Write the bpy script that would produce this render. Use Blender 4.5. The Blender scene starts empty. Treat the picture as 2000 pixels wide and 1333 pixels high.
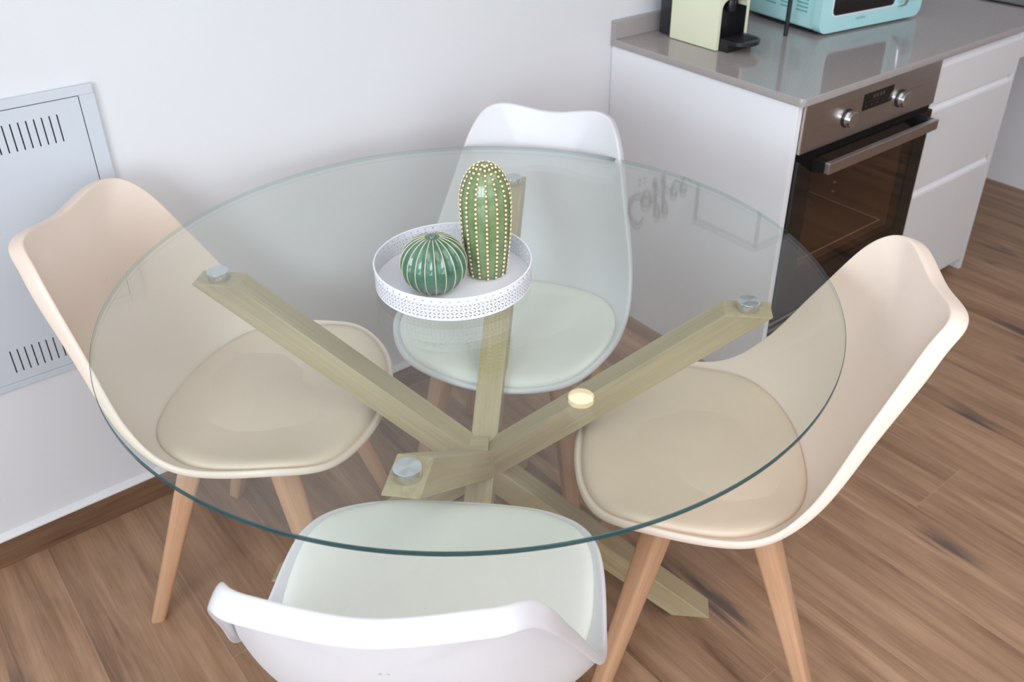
import bpy, bmesh, math, random
import numpy as np
from mathutils import Vector, Matrix
from mathutils.bvhtree import BVHTree

random.seed(7)
SC = bpy.context.scene
COL = SC.collection
PI = math.pi

# ------------------------------------------------------------------ camera
cam_pos = Vector((-1.7255, -1.7938, 1.5230))
yaw, pitch, roll, fpx, ppx, ppy = 0.6959, 0.5424, 0.0088, 1781.6, 63.30, -96.89
fw = Vector((math.sin(yaw) * math.cos(pitch), math.cos(yaw) * math.cos(pitch), -math.sin(pitch)))
rt = Vector((math.cos(yaw), -math.sin(yaw), 0))
up = rt.cross(fw)
r2 = rt * math.cos(roll) + up * math.sin(roll)
u2 = -rt * math.sin(roll) + up * math.cos(roll)
cam_data = bpy.data.cameras.new('camera')
cam = bpy.data.objects.new('camera', cam_data)
COL.objects.link(cam)
M = Matrix((r2, u2, -fw)).transposed().to_4x4()
M.translation = cam_pos
cam.matrix_world = M
cam_data.sensor_width = 36.0
cam_data.lens = fpx / 2000 * 36.0
cam_data.shift_x = -ppx / 2000
cam_data.shift_y = ppy / 2000
cam_data.clip_start = 0.02
cam_data.dof.use_dof = True
cam_data.dof.focus_distance = 1.35
cam_data.dof.aperture_fstop = 7.0
SC.camera = cam

# ------------------------------------------------------------------ world, lights, exposure
SC.view_settings.view_transform = 'Standard'
SC.view_settings.look = 'None'
SC.view_settings.exposure = 0.0
SC.view_settings.gamma = 1.0
SC.view_settings.use_curve_mapping = False
world = bpy.data.worlds.new('world'); SC.world = world
world.use_nodes = True
world.node_tree.nodes['Background'].inputs[0].default_value = (0.80, 0.88, 1.0, 1)
world.node_tree.nodes['Background'].inputs[1].default_value = 1.2
RX0, RX1, RY0, RZ = -3.3, 3.2, -3.8, 2.17          # room extents (wall at y = 0)
def area(name, loc, direction, sx, sy, power, col):
    l = bpy.data.lights.new(name, 'AREA'); l.shape = 'RECTANGLE'; l.size = sx; l.size_y = sy
    l.energy = power; l.color = col
    o = bpy.data.objects.new(name, l); COL.objects.link(o); o.location = loc
    o.rotation_euler = Vector(direction).to_track_quat('-Z', 'Y').to_euler()
    return o
area('window_daylight', (RX0 - 0.15, -2.3, 1.5), (1, 0, -.12), 2.3, 1.4, 98, (0.82, 0.90, 1.0))
area('window_daylight', (-0.9, RY0 - 0.15, 1.5), (0, 1, -.12), 2.9, 1.4, 15, (0.92, 0.95, 1.0))
area('overhead_fill', (-0.6, -2.1, RZ - 0.03), (0, 0, -1), 2.4, 1.6, 26, (0.98, 0.97, 1.0))  # added fill from above, brightens floor and seat pads; not a real fixture

# ------------------------------------------------------------------ helpers
def link(name, me, m=None, parent=None):
    o = bpy.data.objects.new(name, me); COL.objects.link(o)
    if m is not None:
        for mm in (m if isinstance(m, (list, tuple)) else [m]): me.materials.append(mm)
    if parent is not None: o.parent = parent
    return o
def obj(name, bm, m=None, parent=None, smooth=None, loc=None):
    bmesh.ops.recalc_face_normals(bm, faces=bm.faces[:])
    me = bpy.data.meshes.new(name)
    if smooth is not None:
        lim = math.radians(smooth)
        for f in bm.faces: f.smooth = len(f.verts) <= 6
        for e in bm.edges:
            e.smooth = not (len(e.link_faces) == 2 and e.calc_face_angle(0) > lim)
    bm.to_mesh(me); bm.free()
    o = link(name, me, m, parent)
    if loc is not None: o.location = loc
    return o
def empty(name, loc, rz=0.0):
    o = bpy.data.objects.new(name, None); COL.objects.link(o); o.empty_display_size = 0.05
    o.location = loc; o.rotation_euler = (0, 0, rz); return o
def tag(o, label, cat, group=None, kind=None):
    o['label'] = label; o['category'] = cat
    if group: o['group'] = group
    if kind: o['kind'] = kind
    return o
def struct(o):
    o['kind'] = 'structure'; return o
def bevel(bm, w, seg=2, edges=None):
    bmesh.ops.bevel(bm, geom=(edges if edges is not None else bm.edges[:]), offset=w, segments=seg, affect='EDGES', profile=0.5)
def box(x0, x1, y0, y1, z0, z1, b=0.0, seg=2, bm=None, mi=0):
    t = bmesh.new()
    bmesh.ops.create_cube(t, size=1)
    for v in t.verts:
        v.co = Vector((x0 + (v.co.x + .5) * (x1 - x0), y0 + (v.co.y + .5) * (y1 - y0), z0 + (v.co.z + .5) * (z1 - z0)))
    if b > 0: bevel(t, b, seg)
    for f in t.faces: f.material_index = mi
    if bm is None: return t
    return merge(bm, t)
def merge(bm, t, mat=None):
    if mat is not None: bmesh.ops.transform(t, matrix=mat, verts=t.verts[:])
    me = bpy.data.meshes.new('tmp'); t.to_mesh(me); t.free(); bm.from_mesh(me); bpy.data.meshes.remove(me)
    return bm
def cyl(r, h, seg=48, r2_=None, b=0.0, bm=None, mat=None, mi=0):
    t = bmesh.new()
    bmesh.ops.create_cone(t, cap_ends=True, segments=seg, radius1=r, radius2=(r if r2_ is None else r2_), depth=h)
    if b > 0:
        es = [e for e in t.edges if abs(e.verts[0].co.z - e.verts[1].co.z) < 1e-6]
        bevel(t, b, 2, es)
    for f in t.faces: f.material_index = mi
    if mat is not None: bmesh.ops.transform(t, matrix=mat, verts=t.verts[:])
    if bm is None: return t
    return merge(bm, t)
def lathe(prof, seg=64, fr=None):
    bm = bmesh.new(); rings = []
    for (r, z) in prof:
        if r < 1e-6: rings.append([bm.verts.new((0, 0, z))]); continue
        ring = []
        for i in range(seg):
            a = 2 * PI * i / seg; rr = r * (fr(a, z, r) if fr else 1)
            ring.append(bm.verts.new((rr * math.cos(a), rr * math.sin(a), z)))
        rings.append(ring)
    for A, B in zip(rings[:-1], rings[1:]):
        if len(A) == 1 and len(B) == 1: continue
        for i in range(seg):
            j = (i + 1) % seg
            if len(A) == 1: bm.faces.new((A[0], B[j], B[i]))
            elif len(B) == 1: bm.faces.new((A[i], A[j], B[0]))
            else: bm.faces.new((A[i], A[j], B[j], B[i]))
    return bm
def tube(pts, r, seg=12, close=False):
    """swept round bar along a list of points"""
    bm = bmesh.new(); P = [Vector(p) for p in pts]; n = len(P); rings = []
    ref = None
    for i, p in enumerate(P):
        a = P[i - 1] if i > 0 else p; b = P[i + 1] if i < n - 1 else p
        d = (b - a).normalized()
        if ref is None: ref = d.orthogonal().normalized()
        ref = (ref - d * ref.dot(d)).normalized(); s = d.cross(ref)
        rr = r[i] if isinstance(r, (list, tuple)) else r
        rings.append([bm.verts.new(p + (ref * math.cos(2 * PI * k / seg) + s * math.sin(2 * PI * k / seg)) * rr) for k in range(seg)])
    for A, B in zip(rings[:-1], rings[1:]):
        for k in range(seg): bm.faces.new((A[k], A[(k + 1) % seg], B[(k + 1) % seg], B[k]))
    bm.faces.new(rings[0][::-1]); bm.faces.new(rings[-1])
    return bm
def rounded_rect(w, h, r, seg=6):
    pts = []
    for cx, cy, a0 in ((w / 2 - r, h / 2 - r, 0), (-w / 2 + r, h / 2 - r, PI / 2), (-w / 2 + r, -h / 2 + r, PI), (w / 2 - r, -h / 2 + r, 1.5 * PI)):
        for k in range(seg + 1):
            a = a0 + PI / 2 * k / seg; pts.append((cx + r * math.cos(a), cy + r * math.sin(a)))
    return pts
def prism(pts, h, axis='z', b=0.0):
    """extrude a 2-D outline; axis y: (x, z) outline pushed along y"""
    bm = bmesh.new()
    mk = {'z': lambda p, t: (p[0], p[1], t), 'y': lambda p, t: (p[0], t, p[1]), 'x': lambda p, t: (t, p[0], p[1])}[axis]
    A = [bm.verts.new(mk(p, 0)) for p in pts]; B = [bm.verts.new(mk(p, h)) for p in pts]
    bm.faces.new(A[::-1]); bm.faces.new(B)
    n = len(pts)
    for i in range(n): bm.faces.new((A[i], A[(i + 1) % n], B[(i + 1) % n], B[i]))
    if b > 0:
        es = [e for e in bm.edges if len(e.link_faces) == 2 and e.calc_face_angle(0) > 0.9]
        bevel(bm, b, 2, es)
    return bm
def shift(bm, x, y, z):
    bmesh.ops.translate(bm, verts=bm.verts[:], vec=(x, y, z)); return bm

# ------------------------------------------------------------------ materials
def srgb(r, g, b):
    f = lambda c: (c / 255 / 12.92) if c / 255 <= 0.04045 else ((c / 255 + 0.055) / 1.055) ** 2.4
    return (f(r), f(g), f(b), 1)
class N:
    def __init__(s, name):
        s.m = bpy.data.materials.new(name); s.m.use_nodes = True; s.t = s.m.node_tree; s.n = s.t.nodes; s.n.clear()
        s.out = s.n.new('ShaderNodeOutputMaterial')
    def node(s, typ, **kw):
        n = s.n.new(typ)
        for k, v in kw.items(): setattr(n, k, v)
        return n
    def set(s, n, i, v):
        if hasattr(v, 'outputs'): v = v.outputs[0]
        if isinstance(v, bpy.types.NodeSocket): s.t.links.new(v, n.inputs[i])
        else: n.inputs[i].default_value = v
    def math(s, op, a, b=None, c=None, clamp=False):
        n = s.node('ShaderNodeMath', operation=op, use_clamp=clamp)
        for i, v in enumerate((a, b, c)):
            if v is not None: s.set(n, i, v)
        return n.outputs[0]
    def comb(s, x, y, z):
        n = s.node('ShaderNodeCombineXYZ')
        for i, v in enumerate((x, y, z)): s.set(n, i, v)
        return n.outputs[0]
    def noise(s, vec, scale, detail=3, rough=.5, dist=0):
        n = s.node('ShaderNodeTexNoise'); s.set(n, 'Vector', vec); s.set(n, 'Scale', scale); s.set(n, 'Detail', detail)
        s.set(n, 'Roughness', rough); s.set(n, 'Distortion', dist); return n.outputs[0]
    def ramp(s, fac, stops):
        n = s.node('ShaderNodeValToRGB'); s.set(n, 0, fac); cr = n.color_ramp
        while len(cr.elements) < len(stops): cr.elements.new(.5)
        for e, (p, c) in zip(cr.elements, stops): e.position = p; e.color = c
        return n.outputs[0]
    def mix(s, fac, a, b, mode='MIX'):
        n = s.node('ShaderNodeMix', data_type='RGBA', blend_type=mode)
        s.set(n, 0, fac); s.set(n, 6, a); s.set(n, 7, b); return n.outputs[2]
    def bump(s, h, strength, dist=.001):
        n = s.node('ShaderNodeBump'); s.set(n, 'Height', h); s.set(n, 'Strength', strength); s.set(n, 'Distance', dist); return n.outputs[0]
    def bsdf(s, col, rough=.5, metal=0, **kw):
        p = s.node('ShaderNodeBsdfPrincipled'); s.set(p, 'Base Color', col); s.set(p, 'Roughness', rough); s.set(p, 'Metallic', metal)
        for k, v in kw.items(): s.set(p, k.replace('_', ' '), v)
        return p
    def done(s, sh):
        s.t.links.new(sh.outputs[0] if hasattr(sh, 'outputs') else sh, s.out.inputs[0]); return s.m
def plain(name, col, rough=.5, metal=0, var=.03, scale=12, bump=0, **kw):
    s = N(name); tc = s.node('ShaderNodeTexCoord').outputs['Object']
    n = s.noise(tc, scale, 3)
    dk = tuple(c * (1 - var) for c in col[:3]) + (1,); lt = tuple(min(1, c * (1 + var)) for c in col[:3]) + (1,)
    c = s.ramp(n, [(.3, dk), (.7, lt)])
    if bump:
        kw['Normal'] = s.bump(s.noise(tc, scale * 25, 2), bump)
    return s.done(s.bsdf(c, rough, metal, **kw))

m_wall = plain('painted_wall', (.77, .77, .785, 1), .62, var=.012, scale=3, bump=.12)
m_ceiling = plain('ceiling_paint', (.82, .82, .82, 1), .8)
m_bead = plain('bulge_plaster', (.80, .79, .79, 1), .5)
m_white_plastic = plain('white_plastic', (.72, .715, .735, 1), .32, var=.006)
m_white_pad = plain('white_leatherette', (.82, .83, .77, 1), .50, var=.01, bump=.06, scale=30)
m_beige_plastic = plain('beige_plastic', (.79, .655, .55, 1), .38, var=.006)
m_beige_pad = plain('beige_leatherette', (.73, .59, .455, 1), .50, var=.01, bump=.06, scale=30)
m_white_gloss = plain('white_melamine', (.88, .88, .90, 1), .28, var=.006)
m_drawer = plain('satin_white_lacquer', (.78, .765, .765, 1), .42, var=.006)
m_panel = plain('grey_powder_coat', (.62, .66, .71, 1), .35, var=.01)
m_black = plain('black_plastic', (.012, .012, .014, 1), .30)
m_dark = plain('dark_recess', (.02, .018, .02, 1), .7)
m_cream = plain('cream_plastic', (.80, .81, .60, 1), .28, var=.006)
m_mint = plain('mint_enamel', (.48, .80, .81, 1), .22, var=.006)
m_chrome = plain('chrome', (.8, .8, .82, 1), .08, 1, var=.0)
m_tray = plain('white_enamel', (.86, .86, .90, 1), .35, var=.006)
m_rack = plain('black_powder_coat', (.015, .014, .016, 1), .4)
m_ink = plain('dark_grey_lettering', (.05, .05, .055, 1), .6)
m_mintprint = plain('grey_print', (.18, .34, .36, 1), .5)
m_display = plain('display_glass', (.008, .006, .006, 1), .08)
m_segment = plain('display_digits', (.25, .23, .22, 1), .4)
m_lampwhite = plain('white_lamp_metal', (.8, .8, .8, 1), .4)

def steel(name, col, rough, ax):
    s = N(name); tc = s.node('ShaderNodeTexCoord').outputs['Object']
    sp = s.node('ShaderNodeSeparateXYZ'); s.set(sp, 0, tc)
    mul = [400, 400, 400]; mul[ax] = 3
    v = s.comb(*[s.math('MULTIPLY', sp.outputs[i], mul[i]) for i in range(3)])
    n = s.noise(v, 1, 2)
    c = s.ramp(n, [(.3, tuple(x * .9 for x in col[:3]) + (1,)), (.7, col)])
    return s.done(s.bsdf(c, s.math('MULTIPLY_ADD', n, .12, rough - .06), 1))
m_steel = steel('brushed_stainless', (.60, .55, .52, 1), .30, 0)
m_knob = steel('turned_steel', (.72, .74, .76, 1), .22, 2)
# turned steel disc: fine radial turning marks
s = N('turned_steel_disc'); tc = s.node('ShaderNodeTexCoord').outputs['Object']
sp = s.node('ShaderNodeSeparateXYZ'); s.set(sp, 0, tc)
ang = s.math('ARCTAN2', sp.outputs[1], sp.outputs[0])
rad = s.math('SQRT', s.math('ADD', s.math('POWER', sp.outputs[0], 2), s.math('POWER', sp.outputs[1], 2)))
wv = s.noise(s.comb(s.math('MULTIPLY', rad, 2500), 0, 0), 1, 1)
p = s.bsdf((.78, .80, .82, 1), .32, 1)
p.inputs['Anisotropic'].default_value = .97
tg = s.node('ShaderNodeTangent', direction_type='RADIAL', axis='Z'); s.set(p, 'Tangent', tg)
s.set(p, 'Normal', s.bump(wv, .12, .0003))
m_disc = s.done(p)

def wood_beam(name, dark, mid, light, rough, ax, sc=1.0):
    s = N(name); tc = s.node('ShaderNodeTexCoord').outputs['Object']
    sp = s.node('ShaderNodeSeparateXYZ'); s.set(sp, 0, tc)
    def vec(a, b):
        q = [a, a, a]; q[ax] = b
        return s.comb(*[s.math('MULTIPLY', sp.outputs[i], q[i]) for i in range(3)])
    n1 = s.noise(vec(75 * sc, 2.4 * sc), 1, 4, .55, .5)
    n2 = s.noise(vec(260 * sc, 9 * sc), 1, 2, .6)
    f = s.math('ADD', s.math('MULTIPLY', n1, .65), s.math('MULTIPLY', n2, .35))
    c = s.ramp(f, [(.34, dark), (.5, mid), (.66, light)])
    p = s.bsdf(c, rough); s.set(p, 'Normal', s.bump(n2, .10, .0004))
    return s.done(p)
m_oak = wood_beam('pale_oak', (.40, .315, .175, 1), (.47, .38, .225, 1), (.53, .44, .275, 1), .42, 0)
m_beech = wood_beam('oiled_beech', (.54, .30, .17, 1), (.60, .35, .205, 1), (.66, .405, .25, 1), .42, 2, 1.0)

def floor_mat(name, board=False):
    s = N(name); tc = s.node('ShaderNodeTexCoord').outputs['Object']
    sp = s.node('ShaderNodeSeparateXYZ'); s.set(sp, 0, tc)
    X, Y = sp.outputs[0], sp.outputs[1]
    if board: X, Y = sp.outputs[2], sp.outputs[0]
    xr = s.math('DIVIDE', s.math('ADD', X, 1.651), .2)
    row = s.math('FLOOR', xr)
    wn = s.node('ShaderNodeTexWhiteNoise', noise_dimensions='1D'); s.set(wn, 1, row)
    yr = s.math('ADD', s.math('DIVIDE', Y, 1.2), s.math('MULTIPLY', wn.outputs[0], 3))
    colm = s.math('FLOOR', yr)
    wid = s.node('ShaderNodeTexWhiteNoise', noise_dimensions='3D'); s.set(wid, 0, s.comb(row, colm, 3))
    rid = wid.outputs[0]
    off = s.math('MULTIPLY', rid, 37)
    def vec(a, b): return s.comb(s.math('MULTIPLY', X, a), s.math('MULTIPLY', Y, b), off)
    broad = s.noise(vec(7.5, 1.0), 1, 4, .55, 1.3)
    streak = s.noise(vec(26, 1.7), 1, 5, .6, 1.0)
    fine = s.noise(vec(220, 7), 1, 3, .6)
    f = s.math('ADD', s.math('ADD', s.math('MULTIPLY', broad, .42), s.math('MULTIPLY', streak, .40)), s.math('MULTIPLY', fine, .18))
    c = s.ramp(f, [(.35, (.155, .085, .048, 1)), (.44, (.285, .165, .098, 1)), (.53, (.375, .228, .138, 1)), (.64, (.49, .315, .20, 1))])
    # plank-to-plank tint
    tint = s.ramp(rid, [(0, (.90, .88, .88, 1)), (.5, (1, .98, .96, 1)), (1, (1.06, 1.02, .98, 1))])
    c = s.mix(1.0, c, tint, 'MULTIPLY')
    # dark grey knots and cracks, stretched along the grain
    vo = s.node('ShaderNodeTexVoronoi', voronoi_dimensions='2D'); s.set(vo, 'Vector', s.comb(s.math('MULTIPLY_ADD', X, 5.2, off), s.math('MULTIPLY_ADD', Y, 1.9, off), 0)); s.set(vo, 'Scale', 1)
    kd = s.math('ADD', vo.outputs['Distance'], s.math('MULTIPLY', s.math('SUBTRACT', streak, .5), .7))
    knot = s.math('SUBTRACT', 1, s.math('DIVIDE', s.math('SUBTRACT', kd, .01), .15, clamp=True), clamp=True)
    rnd = s.node('ShaderNodeSeparateColor'); s.set(rnd, 0, vo.outputs['Color'])
    knot = s.math('MULTIPLY', knot, s.math('GREATER_THAN', rnd.outputs[0], .42))
    c = s.mix(s.math('MULTIPLY', knot, .80), c, (.075, .06, .062, 1))
    if not board:
        fx = s.math('SUBTRACT', xr, row); fy = s.math('SUBTRACT', yr, colm)
        ex = s.math('MULTIPLY', s.math('MINIMUM', fx, s.math('SUBTRACT', 1, fx)), .2)
        ey = s.math('MULTIPLY', s.math('MINIMUM', fy, s.math('SUBTRACT', 1, fy)), 1.2)
        e = s.math('LESS_THAN', s.math('MINIMUM', ex, ey), .0008)
        c = s.mix(s.math('MULTIPLY', e, .6), c, (.45, .33, .25, 1))
    if board: c = s.mix(1.0, c, (.62, .58, .55, 1), 'MULTIPLY')
    p = s.bsdf(c, s.math('MULTIPLY_ADD', fine, .15, .36)); s.set(p, 'Normal', s.bump(f, .12, .0008))
    return s.done(p)
m_floor = floor_mat('wood_look_floor')
m_skirt = floor_mat('wood_look_skirting', True)

# grey quartz worktop
s = N('grey_quartz'); tc = s.node('ShaderNodeTexCoord').outputs['Object']
n = s.noise(tc, 420, 2, .7); vo = s.node('ShaderNodeTexVoronoi'); s.set(vo, 'Vector', tc); s.set(vo, 'Scale', 260)
c = s.ramp(n, [(.35, (.34, .305, .295, 1)), (.65, (.43, .39, .38, 1))])
c = s.mix(s.math('MULTIPLY', s.math('LESS_THAN', vo.outputs['Distance'], .16), .35), c, (.45, .44, .44, 1))
m_quartz = s.done(s.bsdf(c, .09))

def thin_glass(name, tint, f0=.04, boost=1.0):
    s = N(name); g = s.node('ShaderNodeNewGeometry')
    dp = s.node('ShaderNodeVectorMath', operation='DOT_PRODUCT'); s.set(dp, 0, g.outputs['Incoming']); s.set(dp, 1, g.outputs['Normal'])
    c = s.math('ABSOLUTE', dp.outputs['Value'])
    F = s.math('MULTIPLY', s.math('MULTIPLY_ADD', s.math('POWER', s.math('SUBTRACT', 1, c), 5), 1 - f0, f0), boost, clamp=True)
    t = s.node('ShaderNodeBsdfTransparent'); s.set(t, 0, tint)
    gl = s.node('ShaderNodeBsdfGlossy'); s.set(gl, 0, (1, 1, 1, 1)); s.set(gl, 1, .0)
    mx = s.node('ShaderNodeMixShader'); s.set(mx, 0, F); s.set(mx, 1, t); s.set(mx, 2, gl)
    return s.done(mx)
m_glass = thin_glass('clear_table_glass', (.958, .982, .966, 1), .043, 1.2)
m_pane = thin_glass('window_glass', (.97, .98, .98, 1))
m_ovenglass = thin_glass('smoked_oven_glass', (.80, .70, .62, 1), .05, 1.0)
s = N('green_glass_edge')
p = s.bsdf((.005, .06, .07, 1), .12); t = s.node('ShaderNodeBsdfTransparent'); s.set(t, 0, (.80, .92, .90, 1))
g = s.node('ShaderNodeNewGeometry')       # the rim seen from inside the pane is mostly clear, from outside deep green
mx = s.node('ShaderNodeMixShader'); s.set(mx, 0, s.math('MULTIPLY_ADD', g.outputs['Backfacing'], -.85, .92)); s.set(mx, 1, t); s.set(mx, 2, p); m_gedge = s.done(mx)
m_arris = plain('ground_glass_arris', (.035, .07, .075, 1), .3)
s = N('frosted_tank'); m_tank = s.done(s.bsdf((.03, .03, .035, 1), .15))

# glazed ceramics
def glaze(name, a, b, sc):
    s = N(name); tc = s.node('ShaderNodeTexCoord').outputs['Object']
    c = s.ramp(s.noise(tc, sc, 4, .6), [(.32, a), (.68, b)])
    return s.done(s.bsdf(c, .30, 0, Coat_Weight=1.0, Coat_Roughness=.04))
m_glaze_round = glaze('dark_green_glaze', (.035, .115, .066, 1), (.085, .205, .125, 1), 45)
m_glaze_tall = glaze('leaf_green_glaze', (.12, .20, .075, 1), (.21, .31, .14, 1), 45)
m_ridge = glaze('beige_ridge_glaze', (.50, .46, .30, 1), (.60, .57, .40, 1), 60)
m_brown = glaze('brown_glaze', (.16, .085, .02, 1), (.24, .13, .035, 1), 60)
m_dot = glaze('cream_glaze', (.74, .66, .36, 1), (.82, .76, .48, 1), 80)

# pierced rim of the tray: pattern of slots cut through the sheet
s = N('pierced_white_enamel'); uv = s.node('ShaderNodeTexCoord').outputs['UV']
sp = s.node('ShaderNodeSeparateXYZ'); s.set(sp, 0, uv)
U, V = sp.outputs[0], sp.outputs[1]
def lattice(U, V):
    px = s.math('ABSOLUTE', s.math('SUBTRACT', s.math('FRACT', U), .5)); py = s.math('ABSOLUTE', s.math('SUBTRACT', s.math('FRACT', V), .5))
    d = s.math('MULTIPLY', s.math('ABSOLUTE', s.math('SUBTRACT', s.math('ADD', px, py), .5)), .7071)
    t = s.math('MULTIPLY', s.math('SUBTRACT', px, py), .7071)
    lens = s.math('LESS_THAN', s.math('ADD', s.math('DIVIDE', d, .115), s.math('POWER', s.math('DIVIDE', t, .28), 2)), 1)
    rr = s.math('SQRT', s.math('ADD', s.math('POWER', px, 2), s.math('POWER', py, 2)))
    dot = s.math('LESS_THAN', rr, .085)
    qx = s.math('SUBTRACT', .5, px); qy = s.math('SUBTRACT', .5, py)
    r2b = s.math('SQRT', s.math('ADD', s.math('POWER', qx, 2), s.math('POWER', qy, 2)))
    return s.math('MAXIMUM', s.math('MAXIMUM', lens, dot), s.math('LESS_THAN', r2b, .085))
hole = lattice(U, V)
hole = s.math('MULTIPLY', hole, s.math('MULTIPLY', s.math('GREATER_THAN', V, 0.10), s.math('LESS_THAN', V, 2.12)))
du = s.math('SUBTRACT', s.math('FRACT', s.math('MULTIPLY', U, 1)), .5); dv = s.math('SUBTRACT', V, 2.42)
row = s.math('LESS_THAN', s.math('SQRT', s.math('ADD', s.math('POWER', du, 2), s.math('POWER', dv, 2))), .12)
hole = s.math('MAXIMUM', hole, row)
p = s.bsdf((.84, .84, .88, 1), .35); t = s.node('ShaderNodeBsdfTransparent')
mx = s.node('ShaderNodeMixShader'); s.set(mx, 0, hole); s.set(mx, 1, p); s.set(mx, 2, t); m_pierced = s.done(mx)

s = N('warm_lamp_disc'); e = s.node('ShaderNodeEmission'); s.set(e, 0, (1, .80, .55, 1)); s.set(e, 1, 9.0); m_lampglow = s.done(e)

# ------------------------------------------------------------------ the room
struct(obj('floor', box(RX0 - .1, RX1 + .1, RY0 - .1, .1, -.05, 0), m_floor))
struct(obj('ceiling', box(RX0 - .1, RX1 + .1, RY0 - .1, .1, RZ, RZ + .05), m_ceiling))
struct(obj('wall_back', box(RX0 - .1, RX1 + .1, 0, .1, 0, RZ), m_wall))
struct(obj('wall_right', box(RX1, RX1 + .1, RY0, 0, 0, RZ), m_wall))
bm = box(RX0 - .1, RX0, RY0, -3.5, 0, RZ)
for a in ((RX0 - .1, RX0, -1.1, 0, 0, RZ), (RX0 - .1, RX0, -3.5, -1.1, 0, .80), (RX0 - .1, RX0, -3.5, -1.1, 2.10, RZ)): box(*a, bm=bm)
struct(obj('wall_left', bm, m_wall))
bm = box(RX0, -2.4, RY0 - .1, RY0, 0, RZ)
for a in ((.6, RX1, RY0 - .1, RY0, 0, RZ), (-2.4, .6, RY0 - .1, RY0, 0, .80), (-2.4, .6, RY0 - .1, RY0, 2.10, RZ)): box(*a, bm=bm)
struct(obj('wall_front', bm, m_wall))
def window(name, ax, c0, c1, at):
    e = struct(empty(name, (0, 0, 0)))
    bm = bmesh.new(); g = bmesh.new()
    def bb(a, b, z0, z1, tgt, d0, d1):
        if ax == 'x': box(at + d0, at + d1, a, b, z0, z1, bm=tgt)
        else: box(a, b, at + d0, at + d1, z0, z1, bm=tgt)
    mid = (c0 + c1) / 2
    for a, b, z0, z1 in ((c0, c0 + .06, .80, 2.10), (c1 - .06, c1, .80, 2.10), (mid - .04, mid + .04, .86, 2.04), (c0 + .06, c1 - .06, .80, .86), (c0 + .06, c1 - .06, 2.04, 2.10)):
        bb(a, b, z0, z1, bm, -.08, -.03)
    bb(c0 + .06, mid - .04, .86, 2.04, g, -.058, -.052); bb(mid + .04, c1 - .06, .86, 2.04, g, -.058, -.052)
    obj('window_frame', bm, m_white_gloss, e); obj('window_pane', g, m_pane, e)
window('window_1', 'x', -3.5, -1.1, RX0)
window('window_2', 'y', -2.4, .6, RY0)
# wood-look skirting and a pale plaster bead that shapes the wall foot's light-catching bulge
sk = obj('baseboard_back', box(RX0, -.001, -.012, 0, 0, .066, .0015), m_skirt); struct(sk)
bm = prism([(0, .066), (-.012, .066), (-.0115, .069), (-.006, .0755), (0, .079)], 3.299, 'x'); shift(bm, RX0, 0, 0)
struct(obj('trim_1', bm, m_bead))

# ------------------------------------------------------------------ dining chairs
RIM = np.array([[0, -.3135, .813], [.114, -.305, .826], [.160, -.262, .790], [.194, -.197, .672], [.228, -.126, .5405],
                [.237, -.044, .478], [.2225, .108, .484], [.1515, .195, .4575], [0, .2235, .4427]])
PROF = np.array([[.232, .436], [.195, .434], [.12, .426], [.03, .420], [-.06, .421], [-.125, .430], [-.172, .455], [-.205, .50],
                 [-.232, .565], [-.258, .64], [-.283, .72], [-.302, .775], [-.318, .816]])
def catmull(P, n, closed):
    out = []; L = len(P)
    rng = range(L) if closed else range(L - 1)
    for i in rng:
        g = (lambda k: P[k % L]) if closed else (lambda k: P[min(max(k, 0), L - 1)])
        p0, p1, p2, p3 = g(i - 1), g(i), g(i + 1), g(i + 2)
        for t in np.linspace(0, 1, n, endpoint=False):
            out.append(.5 * ((2 * p1) + (-p0 + p2) * t + (2 * p0 - 5 * p1 + 4 * p2 - p3) * t * t + (-p0 + 3 * p1 - 3 * p2 + p3) * t ** 3))
    if not closed: out.append(P[-1])
    return np.array(out)
def shell_rings():
    R = np.vstack([RIM, RIM[1:-1][::-1] * np.array([-1, 1, 1])])
    rim = catmull(R, 9, True)
    pf = catmull(PROF, 16, False)
    ds = np.r_[0, np.cumsum(np.hypot(*np.diff(pf, axis=0).T))]; ds /= ds[-1]
    def prof(s): return np.array([np.interp(s, ds, pf[:, 0]), np.interp(s, ds, pf[:, 1])])
    sR = np.array([ds[((pf - r[1:]) ** 2).sum(1).argmin()] for r in rim])
    # spread the nearest-point parameter smoothly round the curve
    for _ in range(6): sR = .25 * np.roll(sR, 1) + .5 * sR + .25 * np.roll(sR, -1)
    tgp = np.gradient(pf, axis=0); tgp /= np.hypot(*tgp.T)[:, None]
    global FL
    FL = []
    for s_ in sR:
        k = int(np.searchsorted(ds, s_)); k = min(max(k, 3), len(ds) - 4); w = tgp[k - 3:k + 4].mean(0)
        FL.append(Vector((0, -w[1], w[0])).normalized())
    rings = []
    for t in (0.02, .14, .28, .42, .55, .67, .77, .85, .91, .955, .985, 1.0):
        ring = []
        for r, s_ in zip(rim, sR):
            sm = min(max(s_, .17), .83); sm = .5 + (sm - .5) * .97
            lift = r[1:] - prof(s_)
            q = prof(sm + (s_ - sm) * t) + lift * t ** 3.0
            ring.append(np.array([r[0] * t, q[0], q[1]]))
        rings.append(np.array(ring))
    return rings
RINGS = shell_rings()
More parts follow.
